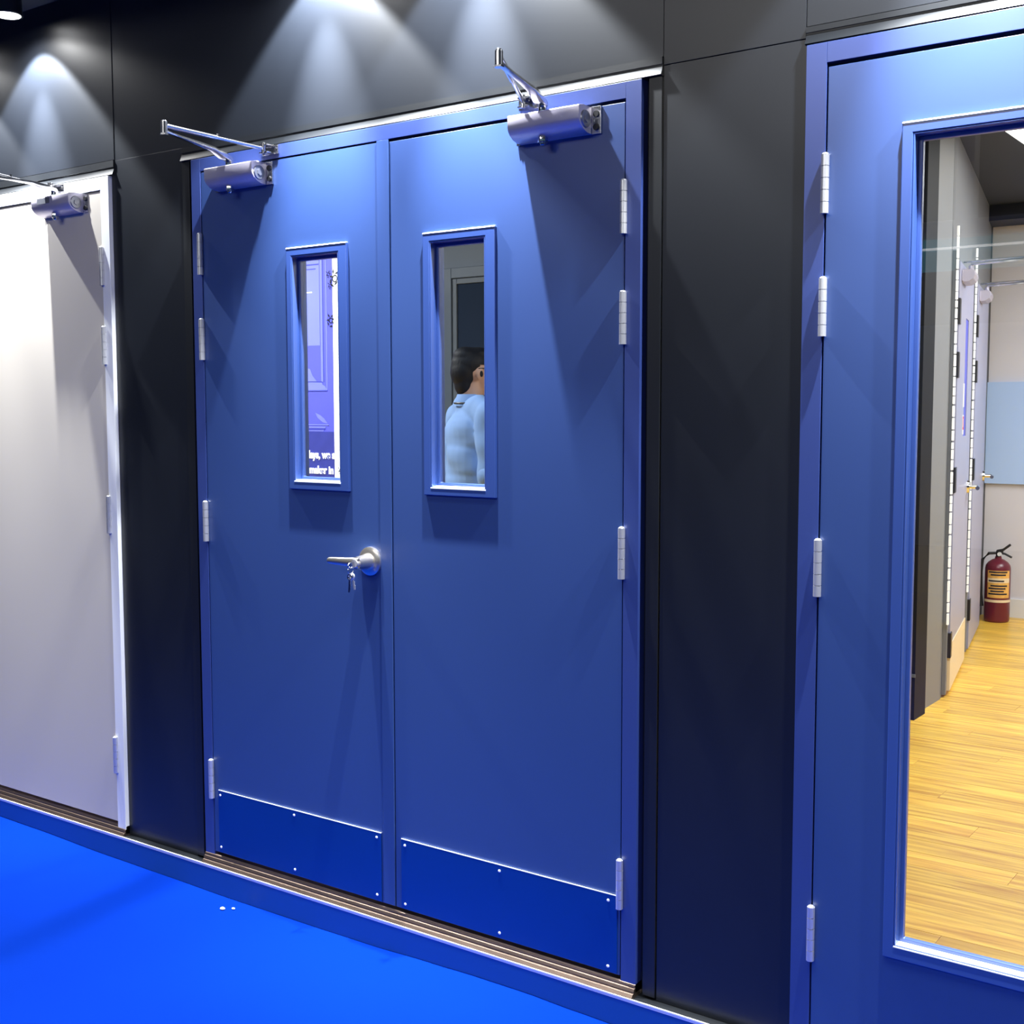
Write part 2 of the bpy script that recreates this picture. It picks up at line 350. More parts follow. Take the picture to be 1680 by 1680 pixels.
def closer(par, x0, x1, xp, elbow, shoe, hole_side=1, m=ALU, lamp_dir=1):
    """surface door closer: body on the leaf, two-piece arm reaching out to the frame"""
    prof = [(0, 2.097), (-.040, 2.098), (-.0585, 2.0945), (-.060, 2.092), (-.060, 2.0655), (-.0575, 2.058), (-.050, 2.049), (-.038, 2.041), (-.022, 2.036), (0, 2.035)]
    body = mk('door_closer', m, par, lambda b: prism_x(b, prof, x0, x1), .0008, True)
    def bp(b):
        ring(b, (x0-.012, x1+.026, 2.034, 2.098), (x0+.02, x1-.02, 2.05, 2.08), -.005, .0008)
    mk('back_plate', CHROME, body, bp, .0006)
    def sc(b):
        for z in (2.050, 2.080):
            cyl(b, (x1+.014, -.0045, z), (x1+.014, -.009, z), .0085, .0075, 14); cyl(b, (x0-.006, -.0045, z), (x0-.006, -.008, z), .004, .0035, 10)
    mk('screw', BLACKP, body, sc, 0, True)
    mk('end_cap', ALUDK, body, lambda b: [cyl(b, (x1-.0005, -.032, 2.066), (x1+.0035, -.032, 2.066), .021, .019, 24), cyl(b, (x1+.003, -.032, 2.066), (x1+.006, -.032, 2.066), .010, .010, 6)], 0, True)
    mk('pinion_nut', CHROME, body, lambda b: [cyl(b, (xp, -.032, 2.040), (xp, -.032, 2.026), .0125, .0125, 6), cyl(b, (xp, -.032, 2.026), (xp, -.032, 2.019), .008, .006, 14)], .0008, True)
    P = Vector((xp, -.032, 2.098)); E = Vector(elbow); Sh = Vector(shoe)
    def main(b):
        cyl(b, P+Vector((0, 0, -.004)), P+Vector((0, 0, .020)), .012, .011, 18)
        d = (E-P); d.z = 0; d.normalize(); n = Vector((-d.y, d.x, 0))
        st = [(0, .013, .012, .022), (.12, .013, .014, .030), (.28, .010, .024, .034), (.5, .008, .024, .032), (.8, .007, .022, .028), (1.0, .008, .020, .026)]
        rows = []
        for t, w, z0, z1 in st:
            q = P.lerp(Vector((E.x, E.y, P.z)), t); rows.append([b.verts.new(q + n*s*w + Vector((0, 0, z))) for s, z in ((-1, z0), (1, z0), (1, z1), (-1, z1))])
        for i in range(len(rows)-1):
            for k in range(4): b.faces.new((rows[i][k], rows[i][(k+1) % 4], rows[i+1][(k+1) % 4], rows[i+1][k]))
        b.faces.new(rows[0][::-1]); b.faces.new(rows[-1])
    mk('main_arm', CHROME, body, main, .001, True)
    zE = P.z + .018
    mk('elbow_joint', CHROME, body, lambda b: [cyl(b, (E.x, E.y, zE), (E.x, E.y, zE+.030), .009, .009, 18), ball(b, (E.x, E.y, zE+.030), .008, 1, 1, .8, 14), cyl(b, (E.x, E.y, zE-.004), (E.x, E.y, zE), .011, .011, 6)], 0, True)
    fz = zE + .021
    def fore(b):
        a = Vector((E.x, E.y, fz)); c_ = Vector((Sh.x, Sh.y-.022, Sh.z)); mid = a.lerp(c_, .52)
        tube(b, [a, a.lerp(c_, .08), a.lerp(c_, .5)], .0065, 12)
        tube(b, [a.lerp(c_, .50), c_], .0050, 12)
        cyl(b, mid-Vector((0, 0, .0)), mid+Vector((0, 0, .011)), .0035, .0035, 8)
    mk('forearm', CHROME, body, fore, 0, True)
    def shoef(b):
        box(b, Sh.x-.032, Sh.x+.032, -.006, .0008, Sh.z-.013, Sh.z+.013)
        box(b, Sh.x-.016, Sh.x+.016, -.034, -.006, Sh.z-.013, Sh.z-.009); box(b, Sh.x-.016, Sh.x+.016, -.034, -.006, Sh.z+.008, Sh.z+.012)
        cyl(b, (Sh.x, Sh.y-.024, Sh.z-.015), (Sh.x, Sh.y-.024, Sh.z+.016), .006, .006, 14)
    mk('arm_bracket', CHROME, body, shoef, .0008)
    mk('screw', BLACKP, body, lambda b: [cyl(b, (Sh.x+s*.024, -.006, Sh.z), (Sh.x+s*.024, -.0085, Sh.z), .0048, .004, 12) for s in (-1, 1)])
    return body

def kick_plate(par, x0, x1, z0, z1, sx, sz):
    k = mk('kick_plate', KICK, par, lambda b: box(b, x0, x1, -.0028, .0015, z0, z1), .0009)
    mk('kick_top_highlight', EDGE, k, lambda b: box(b, x0+.0005, x1-.0005, -.0030, -.0002, z1-.0009, z1+.0008))  # pale strip painted as the highlight on the plate's top edge
    for x in sx:
        for z in sz:
            mk('screw', SCREW, k, lambda b: ball(b, (x, -.0026, z), .0042, 1, .6, 1, 12), 0, True)
    return k

def sill(par, x0, x1, dk=False):
    pr = [(.10, -.004), (.002, -.006), (-.0015, -.0080), (-.0035, -.0125), (-.0010, -.0135), (-.0015, -.0150), (-.0060, -.0165), (-.0095, -.0235), (-.0065, -.0245), (-.0070, -.0260), (-.0125, -.0275), (-.0185, -.0350), (-.019, -.040), (.10, -.040)]
    return mk('threshold', SILL, par, lambda b: prism_x(b, pr, x0, x1), .0004)

# ---- double door
d2 = empty('door_2'); tag(d2, 'blue steel double door with two narrow windows, lever handle and kick plates', 'door', kind='structure')
HW = .7429; FW = .0415
frame(d2, -HW-FW, HW+FW, FW, 2.1440, 2.1060, -.0285, BLUEF)
XM = .0135
oL = (-.3745, -.1395, 1.161, 1.8475); iL = (-.3535, -.1705, 1.1835, 1.8245)
oR = (.1330, .3690, 1.1630, 1.8475); iR = (.1560, .3380, 1.1825, 1.8250)
lf = leaf(d2, -.7400, XM-.002, .004, LEAF_H+.0015, (iL[0]+.001, iL[1]-.001, iL[2]+.001, iL[3]-.001), BLUE)
lite(lf, oL, iL, BLUEW)
mk('astragal', BLUE, lf, lambda b: box(b, -.0285, XM-.0015, -.0022, .0015, .006, LEAF_H+.005), .0007)
for z0, z1 in HZ: hinge(lf, -.7425, z0, z1)
lf = leaf(d2, XM+.0015, .7400, .004, LEAF_H-.002, (iR[0]+.001, iR[1]-.001, iR[2]+.001, iR[3]-.001), BLUE)
lite(lf, oR, iR, BLUEW)
for z0, z1 in HZ: hinge(lf, .7420, z0, z1)
kick_plate(d2, -.7170, -.0370, .006, .2045, (-.7075, -.3815, -.0535), (.0235, .1895))
kick_plate(d2, .0370, .7330, .006, .2040, (.0510, .3760, .7080), (.0205, .1875))
closer(d2, -.655, -.452, -.575, (-.452, -.363, 2.13), (-.432, -.008, 2.130))
closer(d2, .447, .652, .532, (.645, -.362, 2.13), (.474, -.008, 2.130))
sill(d2, -HW-FW, HW+FW)
# black strips standing in for the dark void behind the leaf joint and head gap
mk('joint_dark_strips', BLACK, d2, lambda b: [box(b, XM-.02, XM+.02, .047, .050, .0, 2.09), box(b, -HW, HW, .052, .056, 2.085, 2.1055)])
# lever handle
lv = empty('lever_handle', (-.066, 0, .971)); lv.parent = d2
mk('rose', NICKEL, lv, lambda b: [cyl(b, (0, .001, 0), (0, -.007, 0), .0400, .0395, 40), cyl(b, (0, -.007, 0), (0, -.012, 0), .0395, .030, 40)], 0, True)
def lever(b):
    cyl(b, (0, -.010, 0), (0, -.034, 0), .0235, .0195, 28); cyl(b, (0, -.034, 0), (0, -.060, 0), .0195, .0170, 28)
    st = [(0.010, .0165, .0115), (-.018, .0150, .0110), (-.040, .0130, .0090), (-.075, .0115, .0080), (-.103, .0100, .0075), (-.109, .0080, .0060)]
    rows = []
    for x, h, w in st:
        rows.append([b.verts.new((x, -.056 + w*math.cos(2*math.pi*k/16)*(1 if abs(math.cos(2*math.pi*k/16)) < .8 else .92), h*math.sin(2*math.pi*k/16))) for k in range(16)])
    for i in range(len(rows)-1):
        for k in range(16): b.faces.new((rows[i][k], rows[i][(k+1) % 16], rows[i+1][(k+1) % 16], rows[i+1][k]))
    b.faces.new(rows[0]); b.faces.new(rows[-1][::-1])
mk('lever', NICKEL, lv, lever, 0, True)
mk('key_cylinder', STEEL, lv, lambda b: [cyl(b, (0, -.058, 0), (0, -.068, 0), .0120, .0110, 24)], 0, True)
# keys hanging in the lock
ks = empty('key_ring', (-.066, -.078, .962)); tag(ks, 'bunch of small silver keys hanging from the lever handle lock', 'keys')
def key(b, ang, y, L_=.030, bow=.0105, inlock=False):
    rot = Matrix.Rotation(ang, 4, 'Y') @ Matrix.Rotation(R(90 if inlock else 0), 4, 'X')
    tmp = bmesh.new()
    torus(tmp, (0, 0, -bow), bow*.72, .0022, 'Y', 20, 6)
    box(tmp, -.0026, .0026, -.001, .001, -bow*2-L_, -bow*1.85)
    for i in range(4): box(tmp, .0024, .0024+.0014*(1+i % 2), -.001, .001, -bow*2-L_+.004+i*.005, -bow*2-L_+.0065+i*.005)
    me = bpy.data.meshes.new('t'); tmp.to_mesh(me); tmp.free(); me.transform(Matrix.Translation((0, y, 0)) @ rot); b.from_mesh(me); bpy.data.meshes.remove(me)
mk('ring', CHROME, ks, lambda b: torus(b, (0, -.004, -.008), .0105, .0012, 'X', 24, 6), 0, True)
mk('key_in_lock', CHROME, ks, lambda b: [box(b, -.0012, .0012, -.006, .014, .002, .014), torus(b, (0, -.006, .004), .0075, .0022, 'X', 20, 6)], 0, True).name = 'key'
mk('key', CHROME, ks, lambda b: key(b, R(5), -.006, .032), 0, True).location = (0, 0, -.016)
mk('key', STEEL, ks, lambda b: key(b, R(-14), -.001, .026), 0, True).location = (0, 0, -.015)

# ---- cream door (left)
d1 = empty('door_1'); tag(d1, 'cream single door in a white frame at the left picture edge', 'door', kind='structure')
frame(d1, -2.185, -1.1839, .0415, 2.1410, 2.1000, -.0335, WHITEF, yf=-.004)
lf = leaf(d1, -2.141, -1.2275, .004, 2.0955, None, CREAM, yf=-.002)
for z0, z1 in HZ: hinge(lf, -1.2235, z0-.003, z1-.003)
closer(d1, -1.525, -1.318, -1.432, (-1.40, -.365, 2.13), (-1.452, -.012, 2.127), m=ALU)
mk('closer_nameplate', ALUDK, d1, lambda b: box(b, -1.49, -1.42, -.0612, -.0585, 2.070, 2.089), .0004)
sill(d1, -2.19, -1.1839)

# ---- blue door with tall window (right)
d3 = empty('door_3'); tag(d3, 'blue single door with a tall wide glass window at the right picture edge', 'door', kind='structure')
frame(d3, 1.1819, 2.1820, .0455, 2.1505, 2.1085, -.030, BLUEF)
oT = (1.3910, 2.0150, .2290, 1.9625); iT = (1.4140, 1.9920, .2560, 1.9400)
lf = leaf(d3, 1.2310, 2.1330, .004, LEAF_H-.001, (iT[0]+.001, iT[1]-.001, iT[2]+.001, iT[3]-.001), BLUE)
lite(lf, oT, iT, BLUEW, inner=.013)
for z0, z1 in HZ: hinge(lf, 1.2305, z0+.001, z1+.001)
sill(d3, 1.1819, 2.185)

# ---- platform edge, riser, carpet
pl = mk('trim_1', SILLEDGE, None, lambda b: [box(b, -5.3, 3.25, -.0215, -.0175, -.0395, -.0362), box(b, -5.3, 3.25, -.0195, .10, -.046, -.0405)]); tag(pl, kind='structure')
dk = mk('trim_2', TRIM, None, lambda b: [prism_x(b, [(.09, -.0370), (-.001, -.0370), (-.0165, -.0385), (-.0165, -.0400), (.09, -.0400)], a, c_) for a, c_ in ((-5.3, -2.192), (-1.182, -.786), (.786, 1.180), (2.187, 3.25))]); tag(dk, kind='structure')
ri = mk('trim_3', RISER, None, lambda b: box(b, -5.3, 3.25, -.0165, .12, -.155, -.0465)); tag(ri, kind='structure')
# carpet: lies flat in the aisle and rides up in soft waves where it meets the riser
WAVE = [(-3.6, -.106), (-1.95, -.1075), (-1.7, -.110), (-1.25, -.1195), (-.983, -.1215), (-.653, -.1255), (-.319, -.1245), (-.091, -.1225), (.173, -.1145), (.30, -.1105), (.469, -.1095), (.617, -.1140), (.9, -.121), (1.3, -.118), (2.6, -.12)]
def wave(x):
    for (a, za), (c_, zc) in zip(WAVE, WAVE[1:]):
        if x <= c_:
            t = (x-a)/(c_-a); t = t*t*(3-2*t); return za+(zc-za)*t
    return WAVE[-1][1]
def carpet(b):
    xs = [-9 + i*1.0 for i in range(5)] + [-3.6+i*.05 for i in range(125)] + [3.6, 5, 8]
    ys = [-.0165, -.022, -.035, -.06, -.10, -.18, -.35, -.8, -2, -4, -9]
    rows = []
    for y in ys:
        f = math.exp(-abs(y+.0165)/.09)
        rows.append([b.verts.new((x, y, -.130 + (wave(min(max(x, -3.6), 2.6))+.130)*f)) for x in xs])
    for i in range(len(rows)-1):
        for k in range(len(xs)-1): b.faces.new((rows[i][k], rows[i][k+1], rows[i+1][k+1], rows[i+1][k]))
fl = mk('floor', CARPET, None, carpet, 0, True); tag(fl, kind='structure')
# two tiny white paper scraps on the carpet
for i, (x, y, s, lb) in enumerate(((-.612, -.085, .009, 'tiny white crumb on the blue carpet before the double door, larger of two'), (-.585, -.066, .006, 'tiny white crumb on the blue carpet before the double door, smaller of two'))):
    t = mk('paper_crumb', WHITEF, None, lambda b: ball(b, (0, 0, 0), s, 1, .8, .45, 8)); t.location = (x, y, -.124); tag(t, lb, 'crumb', 'crumbs on the blue carpet')

# ================================================================== room behind the doors
rf = empty('floor_room'); rf.name = 'floor'; tag(rf, kind='structure')
RZ = -.012
mk('subfloor', BLACK, rf, lambda b: box(b, -5.2, 3.2, .115, 6.4, RZ-.05, RZ-.009))
PW, PL_ = .118, 1.20
pmesh = None; rowi = 0; y = .14
while y < 6.2:
    x = -.42 - (rowi*.47 % 1.2)
    while x < 2.9:
        if pmesh is None:
            o = mk('plank', WOOD, rf, lambda b: box(b, .0006, PL_-.0006, .0006, PW-.0006, -.009, 0), .0008); pmesh = o.data
        else:
            o = bpy.data.objects.new('plank', pmesh); COL.objects.link(o); o.parent = rf
        o.location = (x, y, RZ + random.uniform(-.0004, .0004))
        x += PL_
    y += PW; rowi += 1
mk('distant_planks', WOOD, rf, lambda b: [box(b, -5.1, -1.65, .14+i*PW, .14+(i+1)*PW-.001, RZ-.008, RZ) for i in range(48)])
rf.children[-1]['kind'] = 'stuff'
tag(mk('ceiling', ROOMCEIL, None, lambda b: box(b, -5.2, 3.2, .05, 6.4, 2.70, 2.80)), kind='structure')
tag(mk('wall_back', WHITE, None, lambda b: box(b, -.35, 3.2, 6.15, 6.30, RZ-.02, 2.70)), kind='structure')
tag(mk('trim_4', SOFF, None, lambda b: box(b, -.3, 3.2, 5.85, 6.149, 2.60, 2.699)), kind='structure')
tag(mk('baseboard_back', WHITEF, None, lambda b: box(b, -.02, 3.2, 6.135, 6.1495, RZ, .115), .001), kind='structure')
tag(mk('wall_right', GREYLT, None, lambda b: box(b, 3.05, 3.2, .115, 6.15, RZ-.02, 2.70)), kind='structure')
tag(mk('wall_left', GREYLT, None, lambda b: box(b, -5.2, -5.05, .115, 3.0, RZ-.02, 2.70)), kind='structure')
sh = mk('wall_sheet', SHEET, None, lambda b: box(b, -.075, 1.2, 6.125, 6.149, .889, 1.570), .001)
sh.name = 'wall_board'; tag(sh, 'pale blue rectangular board on the white wall seen through the tall window', 'board')
# recessed light panel in the room ceiling
t = empty('ceiling_light', (.95, 3.85, 2.70)); tag(t, 'long white rectangular ceiling light panel seen through the tall window', 'light')
mk('diffuser', PANELW, t, lambda b: box(b, -.30, .9, -.25, .95, -.012, -.0005)); mk('frame', WHITEF, t, lambda b: ring(b, (0, 0, 0, 0), (0, 0, 0, 0), 0, 0) if False else box(b, -.31, .91, -.262, -.25, -.014, -.0005))

# pillar and slate wall with its panel door (behind the double door)
tag(mk('wall_middle', BACKW, None, lambda b: box(b, -3.6, -.30, 3.0, 3.12, RZ-.02, 2.70)), kind='structure')
pil = mk('wall_pillar', CHAR, None, lambda b: box(b, -.298, .500, 2.980, 3.14, RZ-.01, 2.699), .002); tag(pil, kind='structure')
pan = mk('wall_pillar_side', GREYLT, None, lambda b: box(b, .20, .470, 3.141, 3.46, RZ-.01, 2.699), .002); tag(pan, kind='structure')
tag(mk('baseboard_pillar', GREYROOM, None, lambda b: box(b, -.298, .503, 2.972, 2.9795, .185, .200), .001), kind='structure')
d6 = empty('door_6'); tag(d6, 'slate blue door in a stepped slate frame behind the man', 'door', kind='structure')
mk('door_leaf', SLATED, d6, lambda b: box(b, -2.115, -1.28, 2.985, 2.999, .0, 2.095), .001)
def arch(o, w, ya, yb, zt):
    return lambda b: [box(b, o, o+w, ya, yb, RZ, zt), box(b, -1.28+(-2.115-o)-w, -1.28+(-2.115-o), ya, yb, RZ, zt), box(b, o+w, -1.28+(-2.115-o)-w, ya, yb, zt-w, zt)]
mk('door_frame', BACKW, d6, arch(-2.205, .058, 2.965, 2.999, 2.182), .003)
mk('inner_moulding', GREYROOM, d6, arch(-2.146, .030, 2.975, 2.999, 2.122), .003)

# row of display doors standing in the angled wall
TH = math.atan2(2.55, -.51)
aw = empty('wall_angled', (.470, 3.462, 0), TH); tag(aw, kind='structure')
mk('wall_face', GREYLT, aw, lambda b: box(b, 0.0, 2.75, .0, .10, RZ-.01, 2.699))
def display_door(nm, s0, s1, label, m, lt):
    d = empty(nm, (.470, 3.462, 0), TH); tag(d, label, 'door', kind='structure')
    mk('door_frame', GREYLT, d, lambda b: [box(b, s0-.05, s0, -.02, -.0005, 0, 2.14), box(b, s1, s1+.05, -.02, -.0005, 0, 2.14), box(b, s0, s1, -.02, -.0005, 2.10, 2.14)], .001)
    l_ = mk('door_leaf', m, d, lambda b: ring(b, (s0+.004, s1-.004, .24 if lt else .01, 2.096), ((s0+.42, s0+.60, 1.25, 1.85)), -.030, -.0008) if lt else box(b, s0+.004, s1-.004, -.030, -.0008, .01, 2.096), .001)
    if lt:
        mk('window_pane', PDK, l_, lambda b: box(b, s0+.42, s0+.60, -.026, -.02, 1.25, 1.85)); mk('kick_panel', LBLC, l_, lambda b: box(b, s0+.004, s1-.004, -.034, -.0008, .01, .24), .001)
    for z0, z1 in HZ: 
        if z0 > 1.4 or True: mk('hinge', BLACKP, l_, lambda b: box(b, s0-.006, s0+.055, -.036, -.0008, z0, z1), .001)
    def strip(b):
        z = .35
        while z < 2.25:
            h = random.uniform(.030, .055); box(b, s0-.075, s0-.052, -.028, -.018, z, z+h); z += h+random.uniform(.004, .010)
    st = mk('slotted_strip', SLOT, d, strip); st['kind'] = 'stuff'
    bd = mk('door_closer', ALU, l_, lambda b: [prism_x(b, [(-.030, 2.066), (-.076, 2.066), (-.088, 2.058), (-.090, 2.040), (-.082, 2.020), (-.062, 2.006), (-.030, 2.004)], s0+.11, s0+.33), cyl(b, (s0+.22, -.062, 2.060), (s0+.22, -.062, 2.094), .014, .012, 12), box(b, s0+.09, s0+.35, -.036, -.030, 2.008, 2.062)], .002)
    mk('closer_arm', CHROME, l_, lambda b: [tube(b, [(s0+.22, -.062, 2.10), (s0+.10, -.40, 2.105)], .007, 8), tube(b, [(s0+.10, -.40, 2.112), (s0+.30, -.02, 2.12)], .006, 8)])
    mk('lever', CHROME, l_, lambda b: [cyl(b, (s1-.08, -.030, .97), (s1-.08, -.042, .97), .035, .033, 20), tube(b, [(s1-.08, -.04, .97), (s1-.08, -.085, .97), (s1-.20, -.09, .97)], .011, 10)], 0, True)
    return d, l_
d, l_ = display_door('door_4', .10, .98, 'lilac grey display door with closer in the far room, nearer of two', LILAC, True)
mk('warning_sticker', WHITEF, l_, lambda b: box(b, .46, .53, -.0312, -.030, 1.26, 1.36))
mk('warning_mark', REDP, l_, lambda b: ring(b, (.468, .522, 1.285, 1.352), (.478, .512, 1.297, 1.340), -.0318, -.0312))
mk('text_sticker', WHITEF, l_, lambda b: box(b, .46, .53, -.0312, -.030, 1.40, 1.52))
display_door('door_5', 1.28, 2.18, 'lilac grey display door in the far room, farther of two', LILAC, False)
mk('wall_end_post', BLACKP, None, lambda b: box(b, -.115, -.060, 6.07, 6.149, RZ, 2.60)); bpy.data.objects['wall_end_post']['kind'] = 'structure'; bpy.data.objects['wall_end_post'].name = 'trim_5'

# ---- fire extinguisher
fe = empty('fire_extinguisher', (.095, 5.93, RZ)); tag(fe, 'dark red fire extinguisher with yellow label on the wood floor by the white wall', 'fire extinguisher')
def lathe(b, pr, seg=28):
    rows = [[b.verts.new((r*math.cos(2*math.pi*k/seg), r*math.sin(2*math.pi*k/seg), z)) for k in range(seg)] for r, z in pr]
    for i in range(len(rows)-1):
        for k in range(seg): b.faces.new((rows[i][k], rows[i][(k+1) % seg], rows[i+1][(k+1) % seg], rows[i+1][k]))
    b.faces.new(rows[0][::-1]); b.faces.new(rows[-1])
mk('cylinder_body', RED, fe, lambda b: lathe(b, [(.070, 0), (.078, .008), (.080, .02), (.080, .355), (.076, .375), (.062, .395), (.038, .412), (.022, .418), (.020, .432)]), 0, True)
def lab(b, r, z0, z1, a0=-125, a1=-15):
    A = [R(a0+(a1-a0)*i/14) for i in range(15)]
    lo = [b.verts.new((r*math.cos(a), r*math.sin(a), z0)) for a in A]; hi = [b.verts.new((r*math.cos(a), r*math.sin(a), z1)) for a in A]
    for i in range(14): b.faces.new((lo[i], lo[i+1], hi[i+1], hi[i]))
L1 = mk('paper_label', LBLY, fe, lambda b: lab(b, .0808, .165, .345), 0, True)
mk('label_heading', LBLC, L1, lambda b: lab(b, .0812, .265, .295), 0, True)
mk('label_print', INK, L1, lambda b: [lab(b, .0815, z, z+.010, -118+(i % 2)*10, -30-(i % 3)*8) for i, z in enumerate((.330, .312, .272, .240, .222, .204, .186))], 0, True)
mk('strap', LBLC, fe, lambda b: lab(b, .0814, .135, .152, -170, 20), 0, True)
mk('valve', BLACKP, fe, lambda b: [cyl(b, (0, 0, .430), (0, 0, .462), .017, .015, 14), box(b, -.014, .03, -.010, .010, .455, .470)], .002)
mk('handle', BLACKP, fe, lambda b: [tube(b, [(-.01, 0, .468), (.03, -.0, .478), (.075, 0, .515)], .008, 8), tube(b, [(0, 0, .455), (.04, 0, .452), (.085, 0, .430)], .007, 8)], 0, True)
mk('gauge', WHITEF, fe, lambda b: cyl(b, (.012, -.014, .450), (.012, -.028, .450), .013, .013, 16), 0, True)
mk('hose', BLACKP, fe, lambda b: tube(b, [(-.012, -.01, .455), (-.055, -.02, .452), (-.092, -.03, .41), (-.098, -.035, .33), (-.096, -.035, .18), (-.092, -.035, .10)], .010, 10, [.009, .010, .010, .010, .010, .016]), 0, True)

# ---- poster (printed flat, on its stand behind the left window)
po = empty('poster_panel', (-2.75, 2.5, 0)); tag(po, 'blue printed poster panel with white edge strip and white lettering, behind the left window', 'poster')
PX = 2.75
def rect(nm, m, x0, x1, z0, z1, lay, par=po): return mk(nm, m, par, lambda b: box(b, x0+PX, x1+PX, -.0006-lay*.0008, .0, z0, z1))
mk('board', PBLUE, po, lambda b: box(b, -.55, .146, 0, .02, .02, 2.26), .001)
mk('stand', GREYROOM, po, lambda b: [box(b, -.5, -.46, .02, .30, RZ, .05), box(b, .06, .10, .02, .30, RZ, .05), box(b, -.5, -.46, .02, .05, .02, 2.2), box(b, .06, .10, .02, .05, .02, 2.2)])
pic = empty('printed_door'); pic.parent = po
rect('printed_stile', PLT, -2.709, -2.694, 1.545, 2.23, 1, pic); rect('printed_stile', PDK, -2.694, -2.688, 1.545, 2.23, 1, pic)
rect('printed_stile', PLT, -2.668, -2.660, 1.50, 2.23, 1, pic); rect('printed_panel', PLT, -2.90, -2.715, 1.75, 2.23, .5, pic)
rect('printed_moulding', PDK, -2.90, -2.718, 2.196, 2.203, 2, pic); rect('printed_moulding', PDK, -2.90, -2.742, 2.172, 2.178, 2, pic)
rect('printed_shelf', PWHITE, -2.90, -2.772, 2.044, 2.050, 2, pic)
def poly(nm, m, pts, lay, par=pic):
    def f(b):
        a = [b.verts.new((x+PX, -.0006-lay*.0008, z)) for x, z in pts]; c_ = [b.verts.new((x+PX, 0, z)) for x, z in pts]; n = len(pts)
        b.faces.new(a); b.faces.new(c_[::-1])
        for i in range(n): b.faces.new((a[i], c_[i], c_[(i+1) % n], a[(i+1) % n]))
    return mk(nm, m, par, f)
poly('printed_cornice', PLT, [(-2.90, 1.549), (-2.70, 1.543), (-2.698, 1.530), (-2.680, 1.522), (-2.663, 1.500), (-2.90, 1.500)], 2)
rect('printed_moulding', PDK, -2.90, -2.663, 1.494, 1.500, 3, pic); rect('printed_moulding', PDK, -2.90, -2.70, 1.546, 1.549, 3, pic)
poly('printed_vase', PLT, [(-2.90, 1.64), (-2.795, 1.62), (-2.775, 1.58), (-2.75, 1.556), (-2.745, 1.55), (-2.90, 1.55)], 2)
poly('printed_pediment', PLT, [(-2.757, 1.372), (-2.72, 1.360), (-2.69, 1.340), (-2.665, 1.312), (-2.70, 1.320), (-2.74, 1.345)], 2)
rect('printed_moulding', PLT, -2.90, -2.655, 1.303, 1.309, 3, pic); rect('printed_moulding', PLT, -2.90, -2.678, 1.288, 1.297, 3, pic)
rect('printed_moulding', PDK, -2.90, -2.682, 1.278, 1.288, 2, pic); rect('printed_moulding', PLT, -2.90, -2.695, 1.270, 1.276, 2, pic)
rect('printed_lower_band', PNAVY, -3.2, -2.606, .30, 1.268, 1)
rect('white_strip', PWHITE, -2.612, -2.552, .30, 2.24, 2)
# ornaments and lettering on the poster
def flower(nm, cx, cz, s, petals, m=INK):
    def f(b):
        for i in range(petals):
            a = 2*math.pi*i/petals + .3; r0 = s*(.8+.4*((i*7) % 3)/2)
            p = Vector((cx+PX+math.cos(a)*r0, -.0042, cz+math.sin(a)*r0)); t = Vector((-math.sin(a*1.7), 0, math.cos(a*1.7)))
            n = Vector((t.z, 0, -t.x)); w = s*.18; l = s*.5
            b.faces.new([b.verts.new(q) for q in (p-t*l, p+n*w, p+t*l, p-n*w)])
        torus(b, (cx+PX, -.0042, cz), s*.52, s*.09, 'Y', 18, 4)
    return mk(nm, m, po, f)
flower('floral_ornament', -2.592, 2.112, .034, 8); flower('floral_ornament', -2.640, 2.138, .016, 6); flower('floral_ornament', -2.628, 2.075, .016, 6)
flower('floral_ornament', -2.628, 1.885, .026, 7); flower('floral_ornament', -2.576, 1.90, .010, 3); flower('floral_ornament', -2.566, 1.052, .018, 6)
def text(s, x, z, size, m, par, name='lettering', bold=.012):
    cu = bpy.data.curves.new('lettering', 'FONT'); cu.body = s; cu.size = size; cu.extrude = .0015; cu.offset = bold*size; cu.align_x = 'LEFT'
    t = bpy.data.objects.new('tmp', cu); COL.objects.link(t); bpy.context.view_layer.update()
    me = bpy.data.meshes.new_from_object(t.evaluated_get(bpy.context.evaluated_depsgraph_get())); bpy.data.objects.remove(t)
    me.transform(Matrix.Rotation(R(90), 4, 'X') @ Matrix.Diagonal((.86, 1, 1, 1))); me.materials.clear(); me.materials.append(m)
    o = bpy.data.objects.new(name, me); COL.objects.link(o); o.parent = par; o.location = (x, -.0052, z)
    return o
text('lays, we a', -.062, 1.118, .062, PWHITE, po, bold=.03)
text('maker in', -.058, 1.032, .062, PWHITE, po, bold=.03)

